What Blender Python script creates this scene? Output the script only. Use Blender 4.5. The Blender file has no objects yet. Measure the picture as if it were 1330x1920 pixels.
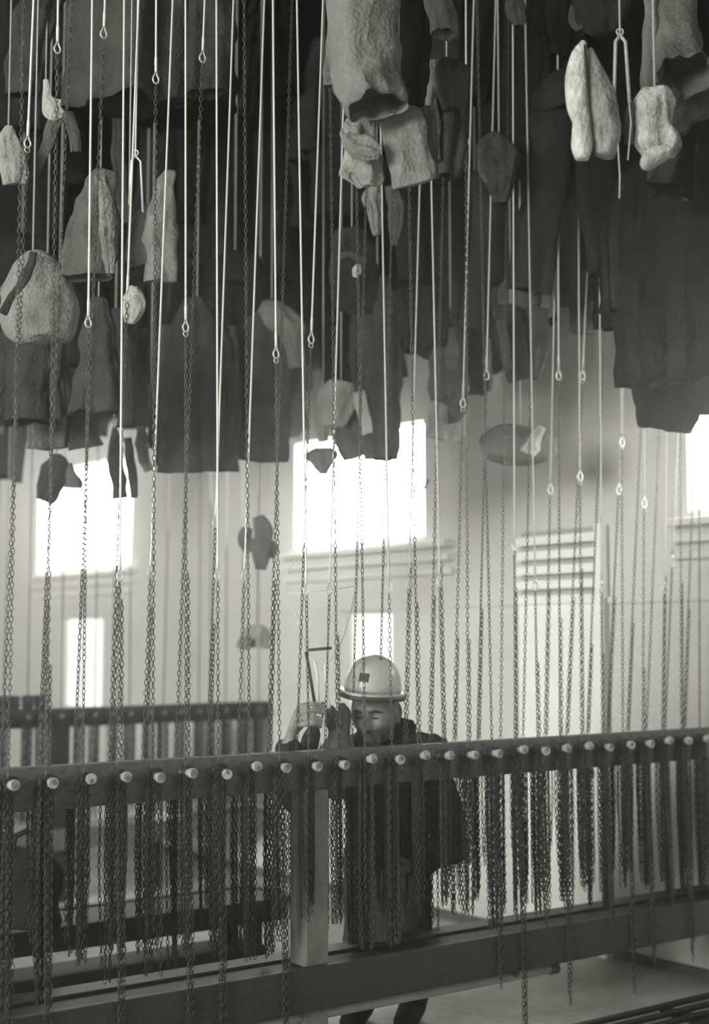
import bpy, bmesh, math, random
import numpy as np
from mathutils import Vector, Matrix, noise
random.seed(7)
PI = math.pi
SC = bpy.context.scene
COL = SC.collection

# ------------------------------------------------------------------ camera, light, exposure
FPX = 2667.0                      # focal length in pixels of the 1330x1920 frame (50 mm lens)
CAM_H = 1.70
PITCH = math.atan(240 / FPX)
cam_d = bpy.data.cameras.new('camera')
cam_d.sensor_fit = 'VERTICAL'
cam_d.sensor_height = 36.0
cam_d.lens = 50.0
cam_d.dof.use_dof = True
cam_d.dof.focus_distance = 5.35
cam_d.dof.aperture_fstop = 1.25
cam = bpy.data.objects.new('camera', cam_d)
cam.location = (0, 0, CAM_H)
cam.rotation_euler = (PI / 2 + PITCH, 0, 0)
COL.objects.link(cam)
SC.camera = cam

SC.view_settings.view_transform = 'Standard'
SC.view_settings.look = 'None'
SC.view_settings.exposure = 0.0
SC.view_settings.gamma = 1.0
SC.view_settings.use_curve_mapping = False

world = bpy.data.worlds.new('world')
SC.world = world
world.use_nodes = True
bg = world.node_tree.nodes['Background']
bg.inputs['Color'].default_value = (1.0, 1.0, 0.93, 1)
bg.inputs['Strength'].default_value = 0.40


def area_light(name, loc, target, sx, sy, power):
    d = bpy.data.lights.new(name, 'AREA')
    d.shape = 'RECTANGLE'
    d.size, d.size_y, d.energy = sx, sy, power
    d.color = (1.0, 1.0, 0.94)
    o = bpy.data.objects.new(name, d)
    o.location = loc
    o.rotation_euler = (Vector(target) - Vector(loc)).to_track_quat('-Z', 'Y').to_euler()
    COL.objects.link(o)
    return o


# daylight from the tall windows of the opposite wall, behind the photographer's left shoulder
area_light('daylight_window', (-8.2, -3.6, 4.0), (0.3, 6.5, 2.2), 5.5, 3.2, 2200)

# ------------------------------------------------------------------ frame of the place
ORG = Vector((-1.118, 4.768, 0))
TH = 0.919
UD = Vector((math.sin(TH), math.cos(TH), 0))           # along the rails, towards the end wall
VD = Vector((math.cos(TH), -math.sin(TH), 0))          # across the rails, towards the viewer
UW = 3.86                                               # the end wall
CEIL = 5.7
_c, _s = math.cos(PITCH), math.sin(PITCH)


def uvz(u, v, z):
    return ORG + UD * u + VD * v + Vector((0, 0, z))


def ray(px, py):
    a, b = (px - 665) / FPX, (960 - py) / FPX
    return Vector((a, _c - b * _s, _s + b * _c))


def P(px, py, Y):
    """the point at depth Y (metres in front of the camera) seen at photo coordinates"""
    r = ray(px, py)
    return Vector((0, 0, CAM_H)) + r * (Y / r.y)


def on_plane_u(px, py, u):
    r = ray(px, py)
    o = Vector((0, 0, CAM_H))
    t = (u - (o - ORG).dot(UD)) / r.dot(UD)
    return o + r * t


def wall_vz(px, py):
    p = on_plane_u(px, py, UW)
    return (p - ORG).dot(VD), p.z


def rail_u(px, v, z):
    """u on the line (v, z) parallel to the rails that is seen at column px"""
    lo, hi = -6, 9
    for _ in range(50):
        m = (lo + hi) / 2
        p = uvz(m, v, z)
        d = p.y * _c + (p.z - CAM_H) * _s
        if 665 + FPX * p.x / d < px:
            lo = m
        else:
            hi = m
    return (lo + hi) / 2


# ------------------------------------------------------------------ materials
def mat(name, g, rough=0.8, metal=0.0, var=0.25, scale=6.0, fine=60.0, bump=0.3, bdist=0.01, emit=0.0, spec=0.4, wave=None):
    m = bpy.data.materials.new(name)
    m.use_nodes = True
    nt = m.node_tree
    N, L = nt.nodes, nt.links
    b = N['Principled BSDF']
    b.inputs['Roughness'].default_value = rough
    b.inputs['Metallic'].default_value = metal
    b.inputs['Specular IOR Level'].default_value = spec
    tc = N.new('ShaderNodeTexCoord')
    n1 = N.new('ShaderNodeTexNoise'); n1.inputs['Scale'].default_value = scale; n1.inputs['Detail'].default_value = 5
    n2 = N.new('ShaderNodeTexNoise'); n2.inputs['Scale'].default_value = fine; n2.inputs['Detail'].default_value = 3
    src = tc.outputs['Object']
    if wave:
        mp = N.new('ShaderNodeMapping'); mp.inputs['Scale'].default_value = wave
        mp.inputs['Rotation'].default_value = (0, 0, TH - PI / 2)
        L.new(src, mp.inputs['Vector']); src = mp.outputs['Vector']
    L.new(src, n1.inputs['Vector']); L.new(src, n2.inputs['Vector'])
    mx = N.new('ShaderNodeMath'); mx.operation = 'MULTIPLY_ADD'
    L.new(n2.outputs['Fac'], mx.inputs[0]); mx.inputs[1].default_value = 0.4
    L.new(n1.outputs['Fac'], mx.inputs[2])
    r = N.new('ShaderNodeValToRGB')
    r.color_ramp.elements[0].position = 0.45
    r.color_ramp.elements[1].position = 0.95
    lo, hi = g * (1 - var), min(0.95, g * (1 + var))
    r.color_ramp.elements[0].color = (lo, lo, lo * 0.94, 1)
    r.color_ramp.elements[1].color = (hi, hi, hi * 0.94, 1)
    L.new(mx.outputs[0], r.inputs['Fac'])
    L.new(r.outputs['Color'], b.inputs['Base Color'])
    if bump:
        bp = N.new('ShaderNodeBump'); bp.inputs['Strength'].default_value = bump; bp.inputs['Distance'].default_value = bdist
        L.new(mx.outputs[0], bp.inputs['Height']); L.new(bp.outputs['Normal'], b.inputs['Normal'])
    if emit:
        b.inputs['Emission Color'].default_value = (1, 0.995, 0.95, 1)
        b.inputs['Emission Strength'].default_value = emit
    return m


M = {
    'wall': mat('limewashed_wall', 0.62, 0.85, var=0.10, scale=1.2, fine=25, bump=0.15),
    'wall_dark': mat('dark_upper_wall', 0.024, 0.9, var=0.4, scale=1.5),
    'ceiling': mat('dark_boarded_ceiling', 0.03, 0.9, var=0.3),
    'floor': mat('worn_concrete', 0.38, 0.5, var=0.45, scale=1.6, fine=14, bump=0.12),
    'ledge': mat('white_ledge', 0.72, 0.7, var=0.06),
    'daylight': mat('daylit_pane', 0.9, 0.4, var=0.0, bump=0, emit=22.0),
    'daylight_low': mat('daylit_low_pane', 0.9, 0.4, var=0.0, bump=0, emit=0.7),
    'door': mat('pale_door_paint', 0.90, 0.6, var=0.05, bump=0.1),
    'door_grey': mat('grey_door_frame', 0.40, 0.7, var=0.08, bump=0.1),
    'rail': mat('worn_rail_wood', 0.11, 0.65, var=0.45, scale=5, fine=40, wave=(1, 14, 14)),
    'post': mat('post_wood', 0.19, 0.7, var=0.3, scale=9, fine=60),
    'bench': mat('dark_bench_wood', 0.020, 0.5, var=0.4, scale=5, fine=40, wave=(1, 14, 14)),
    'apron': mat('apron_wood', 0.034, 0.5, var=0.4, scale=5, fine=40, wave=(1, 14, 14)),
    'bench_black': mat('black_bench_wood', 0.007, 0.6, var=0.4, scale=5),
    'peg': mat('turned_pale_wood', 0.30, 0.5, var=0.2, scale=40, bump=0.1),
    'bore': mat('peg_bore', 0.16, 0.8, var=0.2),
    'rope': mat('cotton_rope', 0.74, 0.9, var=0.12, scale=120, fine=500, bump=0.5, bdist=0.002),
    'rope_dim': mat('weak_light_rope', 0.50, 0.9, var=0.15, scale=120, fine=500, bump=0.5, bdist=0.002),  # same rope darkened for the weaker light at the right
    'hank': mat('dark_hank_steel', 0.042, 0.6, 0.2, var=0.4, scale=40, bump=0.1),
    'jaw': mat('jaw_shadow_skin', 0.10, 0.6, var=0.5, scale=20, fine=90, bump=0.3, bdist=0.004),
    'rope_grey': mat('dusty_rope', 0.34, 0.9, var=0.2, scale=120, fine=500, bump=0.5, bdist=0.002),
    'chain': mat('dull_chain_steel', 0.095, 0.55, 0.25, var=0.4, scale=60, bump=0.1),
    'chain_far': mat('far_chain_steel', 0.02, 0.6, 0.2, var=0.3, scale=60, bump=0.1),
    'bright_metal': mat('bright_zinc', 0.66, 0.35, 0.35, var=0.15, scale=60, bump=0.1),
    'pipe': mat('pipe_paint', 0.46, 0.4, var=0.15, scale=8),
    'skin': mat('dusty_shadowed_skin', 0.15, 0.55, var=0.5, scale=16, fine=70, bump=0.2, bdist=0.004),
    'skin_hand': mat('hand_skin', 0.30, 0.55, var=0.35, scale=30, fine=120, bump=0.2, bdist=0.003),
    'eye': mat('dark_eye', 0.03, 0.2, var=0.0, bump=0),
    'hair': mat('dark_hair', 0.03, 0.7, var=0.3),
    'helmet': mat('pale_helmet_shell', 0.50, 0.38, var=0.12, scale=10, bump=0.05, spec=0.6),
    'helmet_dark': mat('dark_helmet_trim', 0.05, 0.5, var=0.2),
    'black': mat('near_black', 0.012, 0.8, var=0.3),
}


def cloth(g, grain=1.0, var=0.28):
    k = 'cloth_%0.3f_%0.2f_%.2f' % (g, grain, var)
    if k not in M:
        M[k] = mat(k.replace('.', '_'), g, 0.95, var=var, scale=9, fine=70, bump=0.9 * grain, bdist=0.022, spec=0.12)
    return M[k]


# ------------------------------------------------------------------ object helpers
def tag(o, label=None, cat=None, group=None, kind=None):
    if label: o['label'] = label
    if cat: o['category'] = cat
    if group: o['group'] = group
    if kind: o['kind'] = kind
    return o


def thing(name, label, cat, loc=(0, 0, 0), group=None, rz=0.0):
    o = bpy.data.objects.new(name, None)
    o.empty_display_size = 0.1
    o.location = loc
    o.rotation_euler = (0, 0, rz)
    COL.objects.link(o)
    return tag(o, label, cat, group)


def part(name, me, m, parent=None, kind=None, label=None, offset=None):
    """link mesh data as one object; `offset` = world position of the parent, subtracted from the vertices"""
    if offset is not None:
        me.transform(Matrix.Translation(-Vector(offset)))
    if m is not None and not me.materials:
        me.materials.append(m)
    o = bpy.data.objects.new(name, me)
    COL.objects.link(o)
    if parent is not None:
        o.parent = parent
    return tag(o, label, None, None, kind)


def from_np(verts, faces, smooth=True, name='mesh'):
    me = bpy.data.meshes.new(name)
    verts = np.asarray(verts, dtype=np.float32).reshape(-1, 3)
    faces = np.asarray(faces, dtype=np.int32)
    n, k = faces.shape
    me.vertices.add(len(verts)); me.vertices.foreach_set('co', verts.ravel())
    me.loops.add(n * k); me.loops.foreach_set('vertex_index', faces.ravel())
    me.polygons.add(n)
    me.polygons.foreach_set('loop_start', np.arange(0, n * k, k, dtype=np.int32))
    me.polygons.foreach_set('use_smooth', np.full(n, smooth, dtype=bool))
    me.update(calc_edges=True)
    return me


class MB:
    """collects simple solids into one mesh"""
    def __init__(s): s.bm = bmesh.new()

    def hexa(s, c8):
        v = [s.bm.verts.new(c) for c in c8]
        for f in ((0, 3, 2, 1), (4, 5, 6, 7), (0, 1, 5, 4), (1, 2, 6, 5), (2, 3, 7, 6), (3, 0, 4, 7)):
            s.bm.faces.new([v[i] for i in f])
        return s

    def box(s, u0, u1, v0, v1, z0, z1):
        """box in rail coordinates"""
        return s.hexa([uvz(u0, v0, z0), uvz(u1, v0, z0), uvz(u1, v1, z0), uvz(u0, v1, z0),
                       uvz(u0, v0, z1), uvz(u1, v0, z1), uvz(u1, v1, z1), uvz(u0, v1, z1)])

    def tube(s, pts, r, n=8, cap=True, smooth=True):
        pts = [Vector(p) for p in pts]
        rs = r if isinstance(r, (list, tuple)) else [r] * len(pts)
        rings = []
        nrm = None
        for i, p in enumerate(pts):
            t = (pts[min(i + 1, len(pts) - 1)] - pts[max(i - 1, 0)]).normalized()
            if nrm is None:
                nrm = t.cross(Vector((0.31, 0.9, 0.2))).normalized()
            nrm = (nrm - t * nrm.dot(t)).normalized()
            b = t.cross(nrm)
            rings.append([s.bm.verts.new(p + (nrm * math.cos(a) + b * math.sin(a)) * rs[i])
                          for a in (2 * PI * k / n for k in range(n))])
        for a, b in zip(rings, rings[1:]):
            for k in range(n):
                f = s.bm.faces.new((a[k], a[(k + 1) % n], b[(k + 1) % n], b[k])); f.smooth = smooth
        if cap:
            s.bm.faces.new(rings[0][::-1]); s.bm.faces.new(rings[-1])
        return s

    def bevel(s, w, seg=1):
        bmesh.ops.bevel(s.bm, geom=list(s.bm.edges), offset=w, segments=seg, affect='EDGES', profile=0.7)
        return s

    def mesh(s, name='mesh'):
        bmesh.ops.recalc_face_normals(s.bm, faces=list(s.bm.faces))
        me = bpy.data.meshes.new(name); s.bm.to_mesh(me); s.bm.free()
        return me


# a steel link: a small ring stretched to a stadium
def _link(seg=8, mn=3, L=0.0118, W=0.0056, r=0.0021):
    v = []
    for i in range(seg):
        a = 2 * PI * i / seg
        cx, cz = math.cos(a) * W, math.sin(a) * L
        nx, nz = math.cos(a), math.sin(a)
        for j in range(mn):
            b = 2 * PI * j / mn
            v.append((cx + nx * r * math.cos(b), r * math.sin(b), cz + nz * r * math.cos(b)))
    f = []
    for i in range(seg):
        for j in range(mn):
            f.append((i * mn + j, ((i + 1) % seg) * mn + j, ((i + 1) % seg) * mn + (j + 1) % mn, i * mn + (j + 1) % mn))
    return np.array(v), np.array(f)


LV, LF = _link()
LVF, LFF = _link(6, 3)


def chain_mesh(strands, pitch=0.0190, far=False, k=1.0):
    """strands: lists of points; links run along every strand"""
    lv, lf = (LVF, LFF) if far else (LV, LF)
    V, F, off, n = [], [], 0, 0
    for pts in strands:
        pts = [Vector(p) for p in pts]
        seg = [(b - a).length for a, b in zip(pts, pts[1:])]
        tot = sum(seg)
        cnt = max(1, int(tot / (pitch * k)))
        ph = random.random() * 3
        for i in range(cnt):
            d = (i + 0.5) / cnt * tot
            j = 0
            while j < len(seg) - 1 and d > seg[j]:
                d -= seg[j]; j += 1
            t = (pts[j + 1] - pts[j]).normalized()
            c = pts[j] + t * d
            a = ph + (PI / 2 if i % 2 else 0) + random.uniform(-0.25, 0.25)
            x = Vector((math.cos(a), math.sin(a), 0)); x = (x - t * x.dot(t))
            x = x.normalized() if x.length > 1e-3 else Vector((1, 0, 0))
            y = t.cross(x)
            R = np.array([x, y, t]) * k
            V.append(lv @ R + np.array(c)); F.append(lf + off); off += len(lv)
    return from_np(np.concatenate(V), np.concatenate(F), True, 'chain')


def spline(pts, n):
    """Catmull-Rom through rows of numbers"""
    pts = np.array(pts, float)
    if len(pts) == 2:
        return [pts[0] + (pts[1] - pts[0]) * i / (n - 1) for i in range(n)]
    out = []
    m = len(pts) - 1
    for i in range(n):
        t = i / (n - 1) * m
        k = min(int(t), m - 1); t -= k
        p0, p1, p2, p3 = pts[max(k - 1, 0)], pts[k], pts[k + 1], pts[min(k + 2, m)]
        out.append(0.5 * ((2 * p1) + (-p0 + p2) * t + (2 * p0 - 5 * p1 + 4 * p2 - p3) * t * t + (-p0 + 3 * p1 - 3 * p2 + p3) * t ** 3))
    return out


def tube_cloth(rows, depth=0.45, folds=0.16, nf=5, rings=24, n=40, yaw=0.0, close_top=True, close_bot=False,
               hem=0.0, seed=0, thick=0.006, sq=2.0, crumple=0.016):
    """hanging cloth: rows of (x, y, z, half width); an open bottom shows the dark inside"""
    rnd = random.Random(seed)
    sp = spline(rows, rings)
    ph = [rnd.uniform(0, 6.28) for _ in range(4)]
    ax = Vector((math.cos(yaw), math.sin(yaw), 0))
    bm = bmesh.new()
    R = []
    off = Vector((rnd.uniform(0, 50), rnd.uniform(0, 50), 0))
    for i, q in enumerate(sp):
        c, w = Vector(q[:3]), max(q[3], 0.004)
        a0, a1 = Vector(sp[max(i - 1, 0)][:3]), Vector(sp[min(i + 1, rings - 1)][:3])
        t = (a1 - a0).normalized()
        x = (ax - t * ax.dot(t)).normalized(); y = t.cross(x)
        s = i / (rings - 1)
        ring = []
        for k in range(n):
            a = 2 * PI * k / n
            ca, sa = math.cos(a), math.sin(a)
            e = 2.0 / sq
            ca2, sa2 = math.copysign(abs(ca) ** e, ca), math.copysign(abs(sa) ** e, sa)
            f = folds * (0.25 + 0.75 * s) * (0.55 * math.sin(nf * a + ph[0] + 0.8 * s) + 0.3 * math.sin((nf + 3) * a + ph[1] - 0.6 * s) + 0.3 * math.sin((2 * nf + 1) * a + ph[3] + 1.5 * s))
            p = c + x * (ca2 * w * (1 + f * 0.5)) + y * (sa2 * w * depth * (1 + f * 2.4))
            nz = noise.noise_vector(p * 9 + off)
            kk = 0.4 + 0.6 * min(1, w / 0.1)
            p += nz * crumple * kk
            rd = noise.noise(Vector((p.x * 13, p.y * 13, p.z * 8)) + off)          # sharp creases
            rd2 = noise.noise(Vector((p.x * 28, p.y * 28, p.z * 20)) - off)
            out = (x * ca + y * sa)
            p += out * kk * crumple * (0.9 * (0.45 - abs(rd) * 2.2) + 0.35 * rd2)
            if hem and i >= rings - 3:
                p += t * hem * math.sin(a + ph[2]) * (i - rings + 4) / 3
            ring.append(bm.verts.new(p))
        R.append(ring)
    for a, b in zip(R, R[1:]):
        for k in range(n):
            f = bm.faces.new((a[k], a[(k + 1) % n], b[(k + 1) % n], b[k])); f.smooth = True
    if close_top:
        bm.faces.new(R[0][::-1])
    if close_bot:
        f = bm.faces.new(R[-1]); f.smooth = True
    if not close_bot and thick:                      # the inner face of the cloth, joined at the hem
        geo = bmesh.ops.solidify(bm, geom=list(bm.faces), thickness=thick)
    bmesh.ops.recalc_face_normals(bm, faces=list(bm.faces))
    me = bpy.data.meshes.new('cloth'); bm.to_mesh(me); bm.free()
    return me


def voxel_union(meshes, voxel, smooth=2, factor=0.5):
    """one continuous surface from overlapping closed pieces"""
    bm = bmesh.new()
    for me in meshes:
        bm.from_mesh(me)
    me = bpy.data.meshes.new('union'); bm.to_mesh(me); bm.free()
    o = bpy.data.objects.new('union', me); COL.objects.link(o)
    md = o.modifiers.new('remesh', 'REMESH'); md.mode = 'VOXEL'; md.voxel_size = voxel; md.use_smooth_shade = True
    sm = o.modifiers.new('smooth', 'SMOOTH'); sm.factor = factor; sm.iterations = smooth
    dg = bpy.context.evaluated_depsgraph_get(); dg.update()
    out = bpy.data.meshes.new_from_object(o.evaluated_get(dg))
    bpy.data.objects.remove(o)
    return out


def capsule(a, b, ra, rb, flat=1.0, axis=None, n=14):
    """tapered limb with round ends; `flat` squeezes it along `axis`"""
    a, b = Vector(a), Vector(b)
    t = b - a
    L = t.length
    t = t.normalized() if L > 1e-6 else Vector((0, 0, 1))
    x = (axis - t * axis.dot(t)).normalized() if axis is not None else t.orthogonal().normalized()
    y = t.cross(x)
    prof = [(a - t * ra * math.cos(k * PI / 10), ra * math.sin(k * PI / 10)) for k in range(1, 6)]
    prof += [(b + t * rb * math.sin(k * PI / 10), rb * math.cos(k * PI / 10)) for k in range(0, 5)]
    bm = bmesh.new()
    R = [[bm.verts.new(c + (x * math.cos(q) * flat + y * math.sin(q)) * r) for q in (2 * PI * k / n for k in range(n))] for c, r in prof]
    for p, q in zip(R, R[1:]):
        for k in range(n):
            bm.faces.new((p[k], p[(k + 1) % n], q[(k + 1) % n], q[k]))
    bm.faces.new(R[0][::-1]); bm.faces.new(R[-1])
    bmesh.ops.recalc_face_normals(bm, faces=list(bm.faces))
    me = bpy.data.meshes.new('capsule'); bm.to_mesh(me); bm.free()
    return me


def limb(pts, rs, **kw):
    return [capsule(a, b, ra, rb, **kw) for a, b, ra, rb in zip(pts, pts[1:], rs, rs[1:])]


def dup(root, loc, rz=0.0, scale=None, label=None, group=None):
    r = root.copy(); COL.objects.link(r)
    r.location = loc; r.rotation_euler = (0, 0, rz)
    if scale: r.scale = scale
    if label: r['label'] = label
    if group: r['group'] = group
    for ch in list(root.children):
        c = ch.copy(); COL.objects.link(c); c.parent = r
        for g in list(ch.children):
            d = g.copy(); COL.objects.link(d); d.parent = c
    return r


ORD = ['zeroth', 'first', 'second', 'third', 'fourth', 'fifth', 'sixth', 'seventh', 'eighth', 'ninth', 'tenth', 'eleventh',
       'twelfth', 'thirteenth', 'fourteenth', 'fifteenth', 'sixteenth', 'seventeenth', 'eighteenth', 'nineteenth', 'twentieth']
ORD += ['twenty-' + q for q in ORD[1:10]] + ['thirtieth'] + ['thirty-' + q for q in ORD[1:10]]

# ------------------------------------------------------------------ the setting
VL, VR = -14.0, 7.5
floor_me = MB().box(-9, UW, VL, VR, -0.12, 0).mesh()
part('floor', floor_me, M['floor'], kind='structure')
part('ceiling', MB().box(-9, UW + 0.4, VL, 3.2, CEIL, CEIL + 0.15).mesh(), M['ceiling'], kind='structure')

# windows on the end wall, from photo columns; the wall is built round them
W_TOP = 3.20


def wrect(x0, x1, ytop, ybot):
    v0, v1 = wall_vz(x0, 1000)[0], wall_vz(x1, 1000)[0]
    xm = (x0 + x1) / 2
    return min(v0, v1), max(v0, v1), wall_vz(xm, ybot)[1], wall_vz(xm, ytop)[1]


WIN = [wrect(72, 246, 872, 1066), wrect(553, 796, 810, 1018), wrect(1292, 1560, 740, 948)]
LOW = [wrect(118, 196, 1156, 1330), wrect(645, 736, 1146, 1330)]
UPPER = 3.62
holes = WIN + LOW
vs = sorted(set([VL, VR] + [h[0] for h in holes] + [h[1] for h in holes]))
zs = sorted(set([0.0, UPPER, CEIL] + [h[2] for h in holes] + [h[3] for h in holes]))
wb = MB()
for va, vb in zip(vs, vs[1:]):
    for za, zb in zip(zs, zs[1:]):
        vm, zm = (va + vb) / 2, (za + zb) / 2
        if any(h[0] < vm < h[1] and h[2] < zm < h[3] for h in holes):
            continue
        wb.box(UW, UW + 0.32, va, vb, za, zb)
bmesh.ops.remove_doubles(wb.bm, verts=list(wb.bm.verts), dist=1e-4)
wm = wb.mesh()
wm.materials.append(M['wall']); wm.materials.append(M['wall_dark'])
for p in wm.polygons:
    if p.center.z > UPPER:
        p.material_index = 1  # plain dark tone on the wall above this height
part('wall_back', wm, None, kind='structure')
part('baseboard_back', MB().box(UW - 0.02, UW, VL, VR, 0, 0.05).mesh(), M['rail'], kind='structure')


def window(n, h, m, nv, nh, reveal=0.20, fr=0.045):
    v0, v1, z0, z1 = h
    u0, u1 = UW + reveal, UW + reveal + 0.05
    o = part('window_%d' % n, MB().box(u0, u1, v0, v0 + fr, z0, z1).box(u0, u1, v1 - fr, v1, z0, z1)
             .box(u0, u1, v0, v1, z0, z0 + fr).box(u0, u1, v0, v1, z1 - fr, z1).mesh(), M['ledge'], kind='structure')
    for i in range(nv):
        for j in range(nh):
            a, b = v0 + (v1 - v0) * i / nv, v0 + (v1 - v0) * (i + 1) / nv
            c, d = z0 + (z1 - z0) * j / nh, z0 + (z1 - z0) * (j + 1) / nh
            part('pane', MB().box(u0 + 0.02, u0 + 0.03, a, b, c, d).mesh(), m, o)
    for i in range(1, nv):
        a = v0 + (v1 - v0) * i / nv
        part('glazing_bar', MB().box(u0 + 0.01, u0 + 0.04, a - .009, a + .009, z0, z1).mesh(), M['ledge'], o)
    for j in range(1, nh):
        c = z0 + (z1 - z0) * j / nh
        part('glazing_bar', MB().box(u0 + 0.008, u0 + 0.042, v0, v1, c - .009, c + .009).mesh(), M['ledge'], o)
    return o


wins = [window(i + 1, h, M['daylight'], 1, 1, 0.03, 0.02) for i, h in enumerate(WIN)]
window(4, LOW[0], M['daylight_low'], 1, 1, 0.05, 0.02)
window(5, LOW[1], M['daylight_low'], 1, 1, 0.05, 0.02)
# the iron stay that stands off the middle window
v0 = WIN[1][1]
part('window_stay', MB().tube([uvz(UW - 0.02, v0 - 0.11, 2.66), uvz(UW - 0.02, v0 + 0.02, 2.67), uvz(UW - 0.02, v0 + 0.06, 2.72)], 0.010).mesh(), M['chain'], wins[1])

# stepped white ledges under each tall window
tn = 1
for h in WIN:
    for k in range(3):
        z1 = h[2] - 0.035 - 0.085 * k
        ex = 0.12 if h is not WIN[1] else 0.30
        o = part('trim_%d' % tn, MB().box(UW - 0.10 + 0.025 * k, UW, h[0] - 0.08, h[1] + ex, z1 - 0.042, z1).bevel(0.006).mesh(), M['ledge'], kind='structure')
        tn += 1
part('trim_%d' % tn, MB().box(UW - 0.018, UW, VL, VR, 1.90, 1.935).mesh(), M['wall'], kind='structure')

# pale panelled door with a louvred head, right of the middle window
dv0, dv1 = sorted((wall_vz(985, 1200)[0], wall_vz(1146, 1200)[0]))
dz = wall_vz(1146, 985)[1]
door = part('door_1', MB().box(UW - 0.05, UW, dv0, dv1, 0, dz - 0.40).mesh(), M['door'], kind='structure')
for i in range(5):
    z = dz - 0.03 - i * 0.085
    a = MB().hexa([uvz(UW - .075, dv0, z - .055), uvz(UW - .045, dv0, z - .04), uvz(UW - .045, dv1 - .03, z - .04), uvz(UW - .075, dv1 - .03, z - .055),
                   uvz(UW - .065, dv0, z - .005), uvz(UW - .02, dv0, z), uvz(UW - .02, dv1 - .03, z), uvz(UW - .065, dv1 - .03, z - .005)]).mesh()
    part('louvre_slat', a, M['door'], door)
part('louvre_back', MB().box(UW - 0.02, UW, dv0, dv1, dz - 0.40, dz).mesh(), M['door_grey'], door)
part('door_stile', MB().box(UW - 0.08, UW, dv1 - 0.045, dv1, 0, dz + 0.01).bevel(0.005).mesh(), M['door'], door)
part('door_knob', MB().tube([uvz(UW - .05, dv1 - .10, .98), uvz(UW - .09, dv1 - .10, .98), uvz(UW - .10, dv1 - .10, .98), uvz(UW - .125, dv1 - .10, .98)],
                            [.010, .010, .024, .016]).mesh(), M['chain'], door)

# ------------------------------------------------------------------ front rail with its pegs
SP = 0.1368
R_F, R_B = -0.072, -0.137          # front and back of the rail
R_Z0, R_Z1 = 1.122, 1.270
NPEG = 27
rail = thing('peg_rail', 'long worn wooden rail set with pale pegs, nearest the camera', 'rail', uvz(1.2, -0.1, 0))
ro = rail.location.copy()
part('beam', MB().box(-1.6, UW - 0.03, R_B, R_F, R_Z0, R_Z1).bevel(0.008, 2).mesh(), M['rail'], rail, offset=ro)


def peg_mesh(u, front=True, z=1.222, drop=0.0, skew=0.0):
    s = 1 if front else -1
    f = R_F if front else R_B
    pts, rs = [], []
    for d, r in ((-0.01, .012), (.02, .0125), (.045, .015), (.058, .0185), (.066, .0195), (.072, .018)):
        pts.append(uvz(u + skew * (d - .07), f + s * d, z - drop * d)); rs.append(r)
    return MB().tube(pts, rs, 14).mesh()


for i in range(-6, NPEG + 1):
    u = i * SP + random.uniform(-.006, .006)
    dz_ = random.uniform(-.006, .006)
    pg = part('peg', peg_mesh(u, True, 1.222 + dz_, random.uniform(-.15, .15), random.uniform(-.35, .25)), M['peg'], rail, offset=ro)
    if i >= 0:
        part('bore', MB().tube([uvz(u, -.003, 1.222 + dz_), uvz(u, .003, 1.222 + dz_)], .0095, 10).mesh(), M['bore'], pg, offset=ro)
u_post = rail_u(582, -0.105, 0.9)
for u in (u_post, u_post - 2.35):
    part('post', MB().box(u - .055, u + .055, -.165, -.055, 0, R_Z0).bevel(.006).mesh(), M['post'], rail, offset=ro)
part('post', MB().box(UW - .13, UW - .03, -.165, -.055, 0, R_Z0).bevel(.006).mesh(), M['post'], rail, offset=ro)

# the bench under it
bt = thing('rail_bench', 'dark wooden bench with deep apron board under the front rail', 'bench', uvz(1.2, -0.2, 0))
bo = bt.location.copy()
part('apron', MB().box(-1.7, UW - .02, -.050, -.020, .300, .463).bevel(.006, 2).mesh(), M['apron'], bt, offset=bo)
# seat planks are notched round the posts: front strip, then segments behind the posts
part('seat_plank', MB().box(-1.7, UW - .02, -.168 + .116, -.050, .432, .462).mesh(), M['bench_black'], bt, offset=bo)
part('seat_plank', MB().box(-1.7, UW - .02, -.285, -.172, .440, .472).bevel(.006, 2).mesh(), M['bench'], bt, offset=bo)
pu = sorted([u_post, u_post - 2.35, UW - .08])
seg = [-1.7] + [q for p in pu for q in (p - .06, p + .06)]
for a, b in zip(seg[0::2], seg[1::2]):
    if b - a > .05:
        part('seat_plank', MB().box(a, b, -.166, -.054, .430, .460).mesh(), M['bench_black'], bt, offset=bo)
for u in (-1.2, .35):
    part('leg', MB().box(u - .035, u + .035, -.27, -.20, 0, .44).mesh(), M['bench_black'], bt, offset=bo)
    part('bearer', MB().box(u - .03, u + .03, -.27, -.052, .39, .43).mesh(), M['bench_black'], bt, offset=bo)
# pale heating pipe just under the apron
hp = thing('heating_pipe', 'pale heating pipe running low under the front bench', 'pipe', uvz(1.2, -.16, 0))
pe = rail_u(1040, -.10, .255)
part('pipe', MB().tube([uvz(-1.7, -.10, .262), uvz(pe, -.10, .262)], .021, 14).mesh(), M['pipe'], hp, offset=hp.location)
part('pipe_cap', MB().tube([uvz(pe - .03, -.10, .262), uvz(pe + .012, -.10, .262), uvz(pe + .02, -.10, .262)], [.026, .026, .018], 14).mesh(), M['chain'], hp, offset=hp.location)
for u in (-.9, .9, pe - .25):
    part('bracket', MB().box(u - .012, u + .012, -.125, -.075, .262, .432).mesh(), M['chain'], hp, offset=hp.location)

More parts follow.
